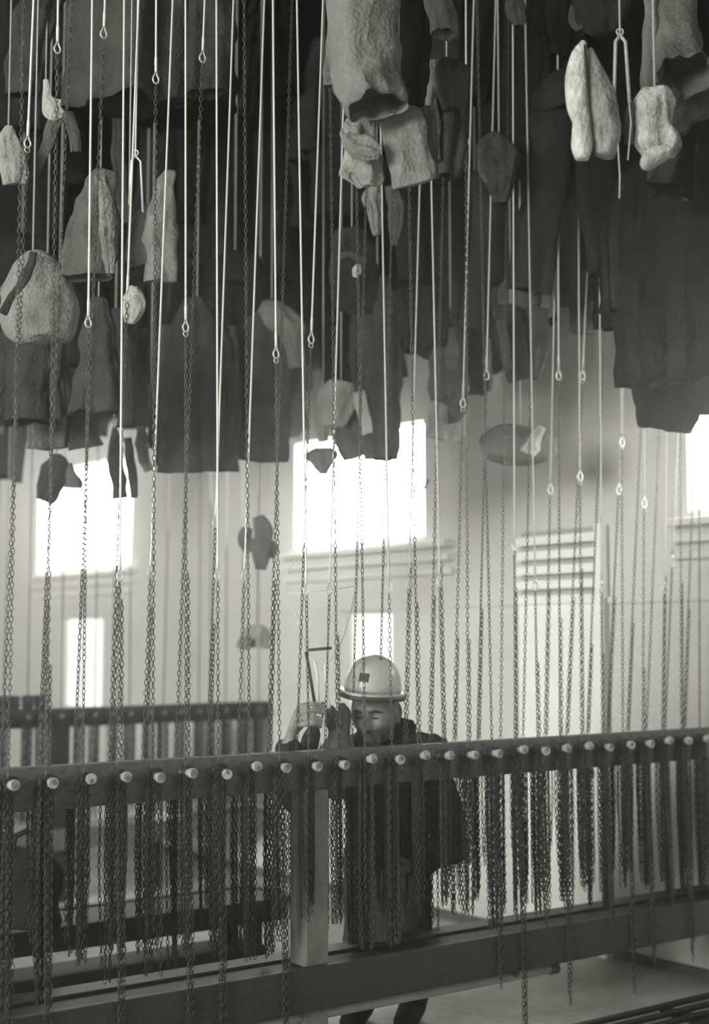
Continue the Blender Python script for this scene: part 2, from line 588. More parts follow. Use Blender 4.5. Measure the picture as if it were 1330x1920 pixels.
# duckboards on the floor before each bench
def duckboard(u0, u1, v0, v1, label, n=5):
    t = thing('duckboard', label, 'duckboard', uvz((u0 + u1) / 2, (v0 + v1) / 2, 0))
    for k in range(n):
        a = v0 + (v1 - v0) * k / n
        part('slat', MB().box(u0, u1, a, a + (v1 - v0) / n * .36, .03, .05).bevel(.003).mesh(), M['bench_black'], t, offset=t.location)
    for k in range(3):
        u = u0 + (u1 - u0) * (k + .5) / 3
        part('batten', MB().box(u - .025, u + .025, v0, v1, 0, .03).mesh(), M['bench_black'], t, offset=t.location)
    return t


duckboard(0.5, 3.7, .02, .52, 'dark slatted duckboard on the floor before the front bench')
duckboard(-3.0, 3.4, -3.78, -3.05, 'dark slatted duckboard on the floor before the far bench', 6)

# ------------------------------------------------------------------ lines of the front rail: rope above, chain below
# peg index -> list of (photo column at top of picture, photo row where rope ends, or None for chain all the way)
LINES = {
    0: [(45, None), (63, 255)], 1: [(109, 78), (134, None)], 2: [(173, 592), (197, 50)], 3: [(233, 1068), (260, 545)],
    4: [(293, 135), (324, 1062)], 5: [(348, 600), (384, 95)], 6: [(406, 1066), (438, 968)], 7: [(458, None), (496, 1068)],
    8: [(512, 650), (548, None)], 9: [(557, 1095), (606, 622)], 10: [(618, None), (650, 1093)], 11: [(664, None), (696, None)],
    12: [(710, 1090), (745, None)], 13: [(762, None), (797, 1082)], 14: [(802, 1078), (840, None)], 15: [(874, 250), (889, 742)],
    16: [(895, None), (930, 690)], 17: [(962, 1010), (955, None)], 18: [(985, 1085), (1012, 285)], 19: [(1046, 690), (1052, 905)],
    20: [(1083, 880), (1125, 690)], 21: [(1122, 1088), (1160, None)], 22: [(1163, 815), (1203, 905)], 23: [(1213, 930), (1240, 400)],
    24: [(1262, 1090), (1272, None)], 25: [(1275, 425), (1305, 1040)], 26: [(1310, 860), (1335, None)],
}


def at_px_row(u, v, z_lo, px_top, py):
    """point where the line from the rail (u, v, z_lo) up to column px_top at the frame's top crosses photo row py"""
    a = uvz(u, v, z_lo)
    top = P(px_top, 0, a.y)
    lo, hi = 0.0, 1.4
    for _ in range(40):
        m = (lo + hi) / 2
        p = a + (top - a) * m
        d = p.y * _c + (p.z - CAM_H) * _s
        y = 960 - FPX * (-p.y * _s + (p.z - CAM_H) * _c) / d
        if y > py: lo = m
        else: hi = m
    return a + (top - a) * lo, a, top


def thimble_mesh(p, d, k=1.0):
    """teardrop eye hanging at p along -d"""
    pts = []
    side = VD.cross(d).normalized()
    w, h = .0105 * k, .042 * k
    for i in range(15):
        a = -PI * .82 + 2 * PI * .82 * i / 14
        pts.append(p - d * (h * .66) - d * (math.cos(a) * h * .32) + side * math.sin(a) * w)
    pts = [p] + pts[::1] + [p]
    return MB().tube(pts, .0030 * k, 6).mesh()


def ring_mesh(p, r, t, ax1, ax2, n=14, m=6):
    bm = bmesh.new()
    R = []
    for i in range(n):
        a = 2 * PI * i / n
        rad = ax1 * math.cos(a) + ax2 * math.sin(a)
        nn = ax1.cross(ax2)
        R.append([bm.verts.new(p + rad * r + (rad * math.cos(b) + nn * math.sin(b)) * t) for b in (2 * PI * k / m for k in range(m))])
    for i in range(n):
        a, b = R[i], R[(i + 1) % n]
        for k in range(m):
            f = bm.faces.new((a[k], a[(k + 1) % m], b[(k + 1) % m], b[k])); f.smooth = True
    bmesh.ops.recalc_face_normals(bm, faces=list(bm.faces))
    me = bpy.data.meshes.new('ring'); bm.to_mesh(me); bm.free()
    return me


rng = random.Random(11)
LONG = {16: .22, 17: .60, 18: .02, 19: .35, 21: .10, 22: .36, 23: .30, 24: .02, 25: .28, 3: .25, 0: .2, 1: .3, 5: .2, 6: .3, 8: .3}
for i, two in LINES.items():
    pn = 9 - i if i <= 9 else i - 9
    where = '%s peg %s of wooden post' % (ORD[pn if i > 9 else pn + 1], 'right' if i > 9 else 'left')
    for j, (xt, ye) in enumerate(two):
        front = (j == 0)
        u = i * SP - (.012 if front else -.018)
        v = -.045 if front else -.168
        zt = 1.275
        a = uvz(u, v, zt)
        _, a, top = at_px_row(u, v, zt, xt, 0)
        d = (top - a).normalized()
        tall = a + d * ((CEIL - a.z) / d.z)
        ends = 'bare dark chain' if ye is None else ('rope ending high over chain' if ye < 400 else ('rope ending halfway over chain' if ye < 800 else 'long rope ending low over chain'))
        t = thing('hoist_line', '%s, %s line, %s' % (ends, 'front' if front else 'back', where), 'hoist line', uvz(u, v, 1.2), group='ropes and chains of the front rail')
        o = t.location.copy()
        if ye is None:
            ce = a + d * ((top - a).length * 1.06)
            hi_rope = ce
        else:
            ce, _, _ = at_px_row(u, v, zt, xt, ye + 24)
            hi_rope, _, _ = at_px_row(u, v, zt, xt, ye)
            if xt > 150 or ye > 100:
                pass
        # rope from the joint to the ceiling
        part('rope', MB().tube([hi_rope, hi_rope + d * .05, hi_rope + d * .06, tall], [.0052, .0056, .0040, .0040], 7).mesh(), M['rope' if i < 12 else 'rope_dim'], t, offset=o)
        if ye is not None:
            L = (hi_rope - ce).length
            part('thimble', thimble_mesh(hi_rope + d * .004, d, max(.8, L / .042)), M['bright_metal'], t, offset=o)
            if rng.random() < .45:
                part('shackle', ring_mesh(ce - d * .004, .0095, .0024, UD, Vector((0, 0, 1))), M['bright_metal'], t, offset=o)
        # running chain with its slack tail beside it for some
        low = uvz(u, v, 1.225)
        strands = [[ce, a, low]]
        if rng.random() < (.6 if i > 12 else .35):
            q = a + d * rng.uniform(.25, .75)
            strands.append([q + UD * .010, a + UD * .013])
        part('chain', chain_mesh(strands), M['chain'], t, kind='stuff', offset=o)
        # slack chain wound on the peg and hanging in a hank
        hank = []
        nstr = rng.randint(14, 20) if front else rng.randint(9, 15)
        base = rng.uniform(.62, .84) if i > 9 else rng.uniform(.60, .78)
        for k in range(nstr):
            du, dv = rng.uniform(-.033, .033), rng.uniform(-.018, .018)
            l = base * (1.0 - .42 * rng.random() ** 2)
            e = rng.uniform(.55, 1.0)
            z0 = 1.235 if front else 1.24
            hank.append([uvz(u + du * .9, v + dv, z0), uvz(u + du, v + dv, z0 - l * .5), uvz(u + du * e + .004, v + dv * e, max(z0 - l, .49))])
        if front and i in LONG:
            for du, dl in ((0, 0), (.011, .10), (-.010, .04)):      # slack that falls over the front of the bench
                hank.append([uvz(u + du, -.030, 1.2), uvz(u + du + .004, -.008, .62), uvz(u + du * .8 + .006, -.006, min(.52, .47 - LONG[i] + dl))])
        if front:                                    # turns round the peg
            for w in range(3):
                vv = R_F + .012 + w * .012
                hank.append([uvz(i * SP + .024 * math.cos(q), vv, 1.222 + .024 * math.sin(q)) for q in (PI * .5 + 2 * PI * s / 10 for s in range(11))])
        part('chain_hank', chain_mesh(hank, far=True), M['hank'], t, kind='stuff', offset=o)

# haze volume added to glow round the windows and lift the darks
hz = bpy.data.materials.new('window_glow_haze'); hz.use_nodes = True
hz.node_tree.nodes.clear()
vo = hz.node_tree.nodes.new('ShaderNodeOutputMaterial')
vs_ = hz.node_tree.nodes.new('ShaderNodeVolumeScatter')
vs_.inputs['Density'].default_value = 0.014
vs_.inputs['Anisotropy'].default_value = 0.80
hz.node_tree.links.new(vs_.outputs['Volume'], vo.inputs['Volume'])
glow_haze = part('haze', MB().box(-9, UW - .001, -13.9, 6.5, .001, CEIL - .002).mesh(), hz, kind='stuff')
tag(glow_haze, 'thin haze added to soften the window glow and lift the darks', 'haze')

# ------------------------------------------------------------------ far rail, its bench, hanks and lines
FV = -4.20
fz = 1.255
fr_ = thing('peg_rail', 'far peg rail hung with dark chains at the left, before the wall', 'rail', uvz(1.0, FV, 0))
fo = fr_.location.copy()
part('beam', MB().box(-5.0, UW - .03, FV - .07, FV, 1.13, fz).bevel(.006).mesh(), M['bench'], fr_, offset=fo)
for u in (-3.4, -0.6, 2.2):
    part('post', MB().box(u - .05, u + .05, FV - .10, FV + .0, 0, 1.13).mesh(), M['bench'], fr_, offset=fo)
fb = thing('rail_bench', 'grey wooden bench under the far rail, seen between hanging chains', 'bench', uvz(1.0, FV, 0))
fbo = fb.location.copy()
part('seat', MB().box(-5, UW - .03, FV - .27, FV + .03, .445, .475).mesh(), M['bench'], fb, offset=fbo)
part('apron', MB().box(-5, UW - .03, FV + .03, FV + .055, .34, .475).mesh(), M['rail'], fb, offset=fbo)
for u in (-4.2, -2.0, .6, 3.0):
    part('leg', MB().box(u - .03, u + .03, FV - .2, FV - .13, 0, .445).mesh(), M['bench_black'], fb, offset=fbo)
for i in range(31):
    u = UW - .16 - i * .128 + rng.uniform(-.02, .02)
    v = FV + .045
    part('peg', MB().tube([uvz(u, FV - .005, 1.2), uvz(u, FV + .07, 1.205)], [.012, .016], 8).mesh(), M['rail'], fr_, offset=fo)
    t = thing('hoist_line', 'dark blurred chain line of the far rail, %s peg from the wall' % ORD[i + 1], 'hoist line', uvz(u, v, 1.2), group='ropes and chains of the far rail')
    o = t.location.copy()
    lean = rng.uniform(-.10, .10)
    ze = rng.uniform(2.0, 3.3)
    top = uvz(u + lean, v, CEIL)
    mid = uvz(u + lean * (ze - 1.2) / (CEIL - 1.2), v, ze)
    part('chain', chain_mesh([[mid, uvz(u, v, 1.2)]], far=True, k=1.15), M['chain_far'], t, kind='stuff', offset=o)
    part('rope', MB().tube([mid, top], .0042, 6).mesh(), M['rope_grey'], t, offset=o)
    hank = []
    for k in range(rng.randint(14, 20)):
        du, dv = rng.uniform(-.042, .042), rng.uniform(-.015, .012)
        l = rng.uniform(.5, .70)
        hank.append([uvz(u + du, v + dv, 1.23), uvz(u + du * .9, v + dv, 1.2 - l)])
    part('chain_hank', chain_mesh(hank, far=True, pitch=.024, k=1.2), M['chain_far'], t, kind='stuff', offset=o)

# dark tin mugs on the far rail
for k, px in enumerate((8, 26, 52, 75)):
    u = rail_u(px, FV - .035, 1.3)
    c = uvz(u, FV - .035, fz)
    pts = [c + Vector((0, 0, z)) for z in (0, .008, .05, .085, .085, .012)]
    mug = part('tin_mug', MB().tube(pts, [.030, .036, .039, .038, .034, .032], 16).mesh(), M['chain_far'])
    lab = ('leftmost dark tin mug on the far rail', 'second dark tin mug from the left on the far rail',
           'third dark tin mug from the left on the far rail', 'rightmost dark tin mug on the far rail')[k]
    tag(mug, lab, 'mug', 'tin mugs on the far rail')
    part('handle', MB().tube([c + UD * .036 + Vector((0, 0, .02)), c + UD * .06 + Vector((0, 0, .03)), c + UD * .06 + Vector((0, 0, .06)), c + UD * .037 + Vector((0, 0, .07))], .004, 6).mesh(), M['chain_far'], mug)

# ------------------------------------------------------------------ aisle bench at the left with a dark kit bag
AV = -1.28
ue = rail_u(541, AV, .47)
ab = thing('aisle_bench', 'black plank bench with low shelf in the aisle, behind the front bench', 'bench', uvz(-.5, AV - .15, 0))
ao = ab.location.copy()
part('seat', MB().box(-2.4, ue, AV - .34, AV, .36, .47).bevel(.02, 2).mesh(), M['bench_black'], ab, offset=ao)
part('shelf', MB().box(-2.3, ue - .1, AV - .30, AV - .04, .20, .25).bevel(.006).mesh(), M['bench_black'], ab, offset=ao)
for u in (-1.9, -.65, ue - .16):
    for v in (AV - .30, AV - .09):
        part('leg', MB().box(u - .03, u + .03, v, v + .06, 0, .36).mesh(), M['bench_black'], ab, offset=ao)

bg_ = thing('kit_bag', 'dark rounded kit bag standing on the aisle bench at far left', 'bag', P(40, 1725, 6.05))
bgo = bg_.location.copy()
rows = [list(P(x, y, 6.05)) + [w * 6.05 / FPX] for x, y, w in ((48, 1592, 26), (46, 1604, 58), (44, 1640, 74), (42, 1690, 79), (40, 1738, 74))]
part('sack', tube_cloth(rows, .55, .06, 5, close_bot=True, seed=5, yaw=-.3), cloth(.016), bg_, offset=bgo)
part('strap', MB().tube([P(20, 1600, 6.0), P(28, 1568, 6.02), P(50, 1558, 6.05), P(72, 1572, 6.05), P(80, 1606, 6.0)], .014, 8).mesh(), M['black'], bg_, offset=bgo)
pc = part('reflection_slab', MB().box(-.16, .06, -.09, .09, 0, .03).box(-.15, .05, -.085, .085, .03, .055).bevel(.012, 2).mesh(), cloth(.6))  # pale slab added in place of a bright floor reflection
pc.matrix_world = Matrix.Translation(uvz(rail_u(322, FV + .0, .5) - 0, FV - .0, .475) - ORG)
tag(pc, 'small pale slab on the far bench, added for a floor reflection', 'highlight')

# ------------------------------------------------------------------ clothes on the ropes
def hook_parts(t, o, top, legs, m='bright_metal', r=.0045):
    """inverted V hanger: eye at top and two prongs down to `legs`"""
    for q in legs:
        sh = top + (q - top) * .10 + Vector(((q - top).x * .55, 0, 0))
        part('prong', MB().tube([top, sh, q], r, 7).mesh(), M[m], t, offset=o)
    part('hook_eye', ring_mesh(top + Vector((0, 0, .012)), .011, .003, Vector((1, 0, 0)), Vector((0, 0, 1))), M[m], t, offset=o)


def garment(name, label, cat, Y, parts, rope=True, group=None, rope_mat='rope_grey', yaw=0.0):
    """parts: (part name, [(px, py, half width px)...], options)"""
    x0, y0 = parts[0][1][0][:2]
    t = thing(name, label, cat, P(x0, y0, Y), group)
    o = t.location.copy()
    for k, (pn, pts, op) in enumerate(parts):
        op = dict(op)
        dy = op.pop('dy', 0.0)
        g = op.pop('g', .1)
        if g > .04: g = min(.6, g * 1.55)
        gr = op.pop('grain', 1.0)
        vr = op.pop('var', .28)
        rows = [list(P(q[0], q[1], Y + dy + (q[3] if len(q) > 3 else 0))) + [q[2] * (Y + dy) / FPX] for q in pts]
        op.setdefault('seed', hash(label) % 1000 + k if False else len(label) * 7 + k * 13)
        op.setdefault('yaw', yaw)
        part(pn, tube_cloth(rows, **op), cloth(g, gr, vr), t, offset=o)
    if rope:
        top = P(x0, y0, Y)
        part('rope', MB().tube([top - Vector((0, 0, .02)), Vector((top.x, top.y, CEIL))], .004, 6).mesh(), M[rope_mat], t, offset=o)
    return t, o


# top left: large dark jacket
garment('work_jacket', 'large dark work jacket with wide open hem hanging at top left', 'jacket', 5.6, [
    ('body', [(262, -330, 40), (262, -250, 110), (258, -120, 122), (250, 40, 124), (238, 198, 118)], dict(g=.062, folds=.20, nf=4, depth=.55, hem=.03)),
    ('sleeve', [(150, -240, 30), (100, -60, 42), (60, 60, 40), (40, 180, 36)], dict(g=.050, dy=.12)),
    ('sleeve', [(370, -240, 30), (395, -60, 42), (395, 60, 46), (385, 175, 44)], dict(g=.055, dy=-.05, hem=.02)),
])
garment('work_coat', 'dark coat with trailing sash behind the big jacket at top left', 'coat', 6.1, [
    ('body', [(320, -60, 30), (330, 20, 80), (330, 120, 105), (340, 215, 110)], dict(g=.035, folds=.25)),
    ('sash', [(222, 150, 10), (222, 240, 12), (226, 330, 14), (238, 420, 12)], dict(g=.075)),
])
garment('neck_cloth', 'pale twisted neck cloth knotted on a rope at upper left', 'cloth', 5.7, [
    ('knot', [(86, 150, 4), (90, 185, 10), (104, 205, 24), (120, 212, 16)], dict(g=.24, close_bot=True)),
    ('tail', [(112, 208, 16), (92, 260, 12), (72, 320, 8), (66, 338, 5)], dict(g=.12)),
    ('tail', [(122, 210, 12), (138, 245, 10), (142, 285, 12)], dict(g=.10)),
])
garment('work_glove', 'grey work glove hanging by the left edge', 'glove', 5.6, [
    ('palm', [(16, 235, 8), (16, 265, 22), (22, 310, 26), (26, 345, 20)], dict(g=.15, close_bot=True, depth=.35)),
    ('thumb', [(38, 300, 9), (44, 325, 9), (44, 345, 6)], dict(g=.15, close_bot=True)),
])
t, o = garment('work_trousers', 'flared grey trousers hung on a two-pronged hook at left', 'trousers', 5.35, [
    ('trouser_leg', [(196, 318, 22), (186, 370, 38), (172, 440, 52), (166, 522, 50)], dict(g=.11, folds=.12, depth=.4, hem=.008)),
    ('trouser_leg', [(316, 318, 12), (306, 380, 26), (300, 450, 34), (302, 528, 30)], dict(g=.24, folds=.16, nf=4, depth=.4)),
    ('crotch', [(275, 385, 8), (265, 420, 26), (262, 465, 32), (268, 500, 24)], dict(g=.12, folds=.2, dy=.03)),
    ('fly', [(190, 330, 12), (200, 400, 15), (205, 460, 15), (206, 512, 9)], dict(g=.21, grain=1.6, var=.6, dy=-.10)),
], rope=False)
tp = P(254, 292, 5.3)
hook_parts(t, o, tp, [P(242, 384, 5.3), P(268, 398, 5.3)])
part('rope', MB().tube([tp, Vector((tp.x + .005, tp.y, CEIL))], .004, 6).mesh(), M['rope'], t, offset=o)
garment('duffel_bag', 'large grey rounded duffel bag hanging at the left edge', 'bag', 5.5, [
    ('bag', [(62, 470, 14), (68, 500, 48), (72, 550, 70), (72, 600, 76), (66, 630, 58), (66, 644, 26)], dict(g=.125, folds=.04, close_bot=True, depth=.6)),
    ('strap', [(62, 474, 8), (48, 515, 9), (24, 555, 9), (6, 590, 8)], dict(g=.05, folds=.02, dy=-.22)),
])
garment('peaked_hat', 'small pale cap peak caught on a chain at left', 'cap', 5.35, [
    ('crown', [(240, 538, 6), (250, 560, 20), (246, 585, 18), (242, 606, 8)], dict(g=.22, close_bot=True, depth=.5)),
    ('peak', [(256, 552, 10), (266, 570, 10), (262, 586, 5)], dict(g=.18, close_bot=True, dy=-.06)),
])
garment('work_coat', 'dark pleated coat below the duffel bag at left', 'coat', 6.3, [
    ('body', [(60, 560, 25), (60, 640, 62), (50, 720, 66), (46, 790, 68)], dict(g=.055, folds=.3, nf=6)),
    ('sleeve', [(110, 600, 18), (112, 690, 22), (112, 780, 20)], dict(g=.06)),
])
garment('work_coat', 'dark flared coat below the trousers at left', 'coat', 6.2, [
    ('body', [(185, 560, 14), (184, 620, 32), (182, 700, 46), (180, 772, 52)], dict(g=.062, folds=.2)),
    ('sleeve', [(225, 580, 14), (236, 680, 20), (238, 800, 20)], dict(g=.042)),
])
garment('work_shirt', 'grey streaked shirt with hanging sleeves low at the left', 'shirt', 6.6, [
    ('body', [(85, 690, 14), (84, 740, 28), (90, 790, 38), (92, 842, 34)], dict(g=.12, var=.5, folds=.3)),
    ('sleeve', [(58, 760, 8), (58, 810, 12), (56, 842, 11)], dict(g=.24)),
    ('sleeve', [(132, 720, 10), (150, 780, 24), (160, 840, 32)], dict(g=.07)),
])
garment('work_apron', 'dark apron hanging above the left window', 'apron', 7.1, [
    ('body', [(106, 850, 8), (104, 875, 26), (94, 915, 24), (82, 940, 16)], dict(g=.055)),
    ('tie', [(130, 870, 6), (138, 900, 14), (138, 915, 16)], dict(g=.13)),
])
garment('work_jacket', 'narrow dark jacket beside the left window', 'jacket', 7.2, [
    ('body', [(214, 800, 6), (216, 850, 12), (222, 900, 16), (226, 935, 14)], dict(g=.05)),
    ('sleeve', [(238, 820, 8), (248, 890, 10), (250, 934, 8)], dict(g=.055)),
])
garment('work_shirt', 'pale sleeve of a shirt hanging low between dark coats', 'shirt', 7.0, [
    ('body', [(284, 720, 10), (290, 780, 14), (292, 840, 14)], dict(g=.09)),
    ('sleeve', [(264, 800, 8), (268, 840, 13), (280, 882, 9)], dict(g=.24)),
])
garment('work_coat', 'wide dark coat with ragged hem low at centre left', 'coat', 7.0, [
    ('body', [(370, 560, 25), (372, 640, 62), (372, 760, 72), (370, 882, 66)], dict(g=.045, folds=.3, nf=6, hem=.02)),
    ('sleeve', [(312, 610, 15), (312, 740, 22), (314, 872, 20)], dict(g=.07)),
    ('sleeve', [(430, 610, 15), (432, 740, 20), (430, 884, 20)], dict(g=.05)),
])
garment('work_coat', 'brownish mid-grey coat with pale shoulder left of centre', 'coat', 7.1, [
    ('body', [(510, 560, 12), (510, 610, 50), (500, 740, 52), (495, 866, 46)], dict(g=.05, folds=.25)),
    ('shoulder', [(490, 575, 10), (515, 590, 26), (545, 620, 24), (556, 690, 14)], dict(g=.15, dy=-.12)),
])
garment('pit_boots', 'dark pair of boots hanging left of the centre window', 'boots', 7.6, [
    ('boot', [(486, 968, 10), (492, 990, 18), (490, 1030, 18), (488, 1068, 12)], dict(g=.05, close_bot=True, folds=.05)),
    ('boot', [(464, 990, 10), (460, 1010, 14), (468, 1035, 14)], dict(g=.05, close_bot=True, folds=.05, dy=.06)),
    ('boot', [(505, 1015, 8), (508, 1030, 12), (504, 1045, 8)], dict(g=.05, close_bot=True, folds=.05, dy=.06)),
])
garment('peaked_hat', 'blurred grey cap hanging left of the miner', 'cap', 8.6, [
    ('crown', [(482, 1172, 14), (482, 1190, 28), (480, 1215, 24)], dict(g=.17, close_bot=True)),
    ('peak', [(462, 1195, 10), (458, 1208, 12), (456, 1218, 8)], dict(g=.12, close_bot=True, dy=-.05)),
])

# centre: grey trousers over a crumpled pale shirt
garment('work_trousers', 'big grey woollen trouser leg with open hem at top centre', 'trousers', 4.75, [
    ('trouser_leg', [(690, -330, 60), (688, -200, 76), (684, -60, 74), (682, 60, 74), (688, 130, 70), (694, 172, 67, -.02), (710, 200, 60, -.07)], dict(g=.19, folds=.13, nf=3, depth=.55, yaw=.25, rings=22, n=40, thick=.008, seed=3)),
    ('side_pocket', [(632, 40, 10), (622, 110, 15), (620, 160, 14)], dict(g=.15, folds=.05, dy=.05)),
], yaw=.2)
t, o = garment('work_shirt', 'crumpled pale work shirt with rolled sleeve below the grey trousers', 'shirt', 4.85, [
    ('sleeve', [(748, 205, 36, .04), (752, 225, 42), (766, 285, 43), (782, 346, 40)], dict(g=.22, folds=.08, nf=3, depth=.3, seed=9, dy=-.03, sq=2.6)),
    ('body', [(680, 215, 28, .05), (668, 240, 34), (672, 290, 36), (684, 330, 34), (688, 350, 22)], dict(g=.15, folds=.35, nf=4, close_bot=True, seed=4, crumple=.03)),
    ('rolled_cuff', [(650, 250, 8), (664, 270, 20), (690, 280, 24), (712, 288, 14)], dict(g=.20, folds=.3, dy=-.10, crumple=.02)),
    ('shirt_tail', [(800, 200, 16), (808, 270, 14), (816, 335, 10)], dict(g=.12, dy=.03)),
])
garment('work_jacket', 'black jacket hanging behind the grey trousers at top centre', 'jacket', 5.2, [
    ('body', [(780, -120, 30), (778, -20, 44), (776, 90, 34), (768, 200, 30)], dict(g=.012, folds=.2)),
    ('sleeve', [(815, -60, 20), (822, 0, 26), (832, 40, 27), (836, 66, 25)], dict(g=.17, dy=-.08, hem=.015, depth=.7, thick=.01)),
])
garment('work_jacket', 'grey jacket with round open collar right of centre top', 'jacket', 5.5, [
    ('body', [(838, 118, 34), (836, 170, 44), (832, 240, 42), (830, 330, 34)], dict(g=.06, folds=.25, depth=.5)),
    ('collar', [(848, 112, 22), (846, 130, 34), (846, 168, 32), (846, 205, 18)], dict(g=.09, dy=-.14, close_top=False, depth=.6)),
    ('sleeve', [(806, 112, 14), (806, 200, 18), (812, 300, 14)], dict(g=.16, dy=-.06)),
])
garment('pale_rag', 'small bright rag hanging under the crumpled shirt', 'rag', 6.2, [
    ('rag', [(706, 340, 10), (696, 372, 20), (700, 388, 16), (708, 440, 6)], dict(g=.26, folds=.3)),
    ('tail', [(735, 350, 14), (745, 400, 18), (742, 460, 8)], dict(g=.12)),
])
garment('tool_satchel', 'dark satchel with bright buckle hanging in the centre', 'satchel', 6.4, [
    ('bag', [(660, 430, 30), (662, 470, 42), (664, 540, 44), (662, 585, 34)], dict(g=.03, folds=.06, close_bot=True)),
    ('buckle', [(672, 496, 4), (669, 508, 9), (664, 520, 6)], dict(g=.65, close_bot=True, folds=0, dy=-.16)),
    ('strap', [(632, 486, 6), (655, 478, 7), (685, 496, 7)], dict(g=.08, dy=-.15)),
])
garment('work_jumper', 'pale rumpled jumper hanging over the centre window', 'jumper', 7.1, [
    ('body', [(640, 715, 22), (634, 745, 38), (628, 770, 34), (624, 800, 20)], dict(g=.33, folds=.2)),
    ('sleeve', [(672, 735, 12), (682, 780, 13), (690, 815, 9)], dict(g=.40, dy=-.05)),
    ('lining', [(640, 770, 30), (655, 800, 38), (668, 830, 36), (676, 856, 32)], dict(g=.10, dy=.05, folds=.3)),
    ('sleeve', [(604, 770, 10), (606, 800, 12), (608, 826, 9)], dict(g=.30, dy=.03)),
])
garment('flat_cap', 'small dark pointed cap in front of the centre window', 'cap', 7.1, [
    ('crown', [(606, 838, 14), (606, 852, 30), (606, 872, 20), (606, 890, 8)], dict(g=.09, close_bot=True)),
    ('peak', [(586, 848, 6), (580, 856, 7), (588, 866, 5)], dict(g=.06, close_bot=True)),
])
garment('work_coat', 'dark straight coat hanging into the centre window', 'coat', 7.1, [
    ('body', [(708, 520, 18), (712, 600, 42), (716, 740, 36), (716, 860, 32)], dict(g=.06, folds=.18)),
    ('sleeve', [(672, 560, 14), (672, 660, 18), (682, 735, 18)], dict(g=.045)),
    ('sleeve', [(754, 540, 16), (764, 600, 20), (764, 655, 17)], dict(g=.04)),
])
garment('work_shirt', 'mid-grey shirt hanging right of the centre window', 'shirt', 7.1, [
    ('body', [(845, 600, 14), (842, 680, 36), (840, 750, 38), (838, 760, 36)], dict(g=.08)),
    ('tail', [(838, 745, 36), (842, 790, 38), (838, 826, 34)], dict(g=.24, dy=.04, var=.5)),
    ('tie', [(846, 615, 5), (848, 660, 12), (846, 690, 10)], dict(g=.12, dy=-.14)),
])
# round flat hat with a light band
t, o = garment('felt_hat', 'round dark hat with lighter band hanging low right of centre', 'hat', 7.3, [
    ('brim', [(976, 800, 40), (975, 815, 66), (974, 842, 78), (974, 862, 60), (974, 872, 30)], dict(g=.085, folds=.03, close_bot=True, depth=.6)),
    ('band', [(1016, 800, 8), (1002, 828, 14), (990, 852, 16)], dict(g=.26, folds=.05, dy=-.12, close_bot=True)),
])
# right of centre: hook with trousers
t, o = garment('work_trousers', 'dim grey trousers on a two-pronged hook right of centre', 'trousers', 6.9, [
    ('trouser_leg', [(924, 452, 12), (922, 500, 22), (926, 560, 28), (936, 596, 22)], dict(g=.10, folds=.2)),
    ('trouser_leg', [(1022, 448, 12), (1024, 500, 24), (1022, 550, 26), (1016, 590, 20)], dict(g=.14, folds=.2)),
    ('seat', [(970, 530, 30), (972, 560, 44), (972, 585, 40)], dict(g=.11)),
], rope=False)
tp = P(976, 453, 6.8)
hook_parts(t, o, tp, [P(966, 520, 6.8), P(985, 524, 6.8)])
part('rope', MB().tube([tp, Vector((tp.x, tp.y, CEIL))], .004, 6).mesh(), M['rope'], t, offset=o)
garment('pit_boots', 'dark pair of crumpled boots under the dim grey trousers', 'boots', 6.8, [
    ('boot', [(958, 575, 22), (956, 620, 28), (962, 670, 26), (974, 714, 20)], dict(g=.035, folds=.2, close_bot=True)),
    ('boot', [(1004, 580, 26), (1006, 630, 28), (1004, 680, 22), (998, 710, 14)], dict(g=.045, folds=.2, close_bot=True, dy=.06)),
    ('tongue', [(940, 600, 8), (948, 650, 10), (952, 690, 8)], dict(g=.09, dy=-.1)),
])
garment('work_coat', 'dark narrow coat left of the dim grey trousers', 'coat', 7.1, [
    ('body', [(892, 560, 10), (894, 640, 18), (896, 740, 20)], dict(g=.03)),
    ('sleeve', [(908, 580, 8), (914, 660, 9), (916, 735, 7)], dict(g=.13)),
])
garment('work_shirt', 'pale blurred shirt with knotted top at right', 'shirt', 7.1, [
    ('body', [(1120, 400, 20), (1132, 450, 34), (1136, 530, 36), (1136, 618, 30)], dict(g=.20, folds=.3)),
    ('collar', [(1120, 395, 12), (1135, 405, 26), (1150, 390, 14)], dict(g=.30, dy=-.08)),
    ('sleeve', [(1096, 430, 10), (1090, 500, 20), (1094, 580, 28), (1096, 625, 26)], dict(g=.11)),
])
garment('pale_rag', 'small pale rag pinned high between ropes at right', 'rag', 7.0, [
    ('rag', [(1056, 388, 14), (1056, 402, 18), (1048, 425, 8), (1044, 440, 4)], dict(g=.34)),
    ('tail', [(1060, 440, 6), (1066, 470, 6), (1060, 500, 4)], dict(g=.15)),
])
garment('work_coat', 'big black coat with ragged hem at the right edge', 'coat', 6.5, [
    ('body', [(1275, 280, 30), (1268, 400, 62), (1262, 600, 60), (1258, 740, 56), (1250, 806, 48)], dict(g=.016, folds=.22, hem=.02, nf=6)),
    ('sleeve', [(1325, 380, 20), (1322, 560, 28), (1318, 700, 28), (1312, 775, 24)], dict(g=.020)),
    ('sleeve', [(1212, 520, 10), (1206, 640, 14), (1204, 720, 16), (1208, 770, 12)], dict(g=.022)),
])
garment('work_apron', 'dim apron with pointed corner right of centre', 'apron', 6.2, [
    ('body', [(936, 250, 14), (932, 285, 44), (940, 330, 30), (938, 380, 14)], dict(g=.055)),
    ('tie', [(900, 285, 10), (908, 320, 10), (918, 345, 5)], dict(g=.09)),
])
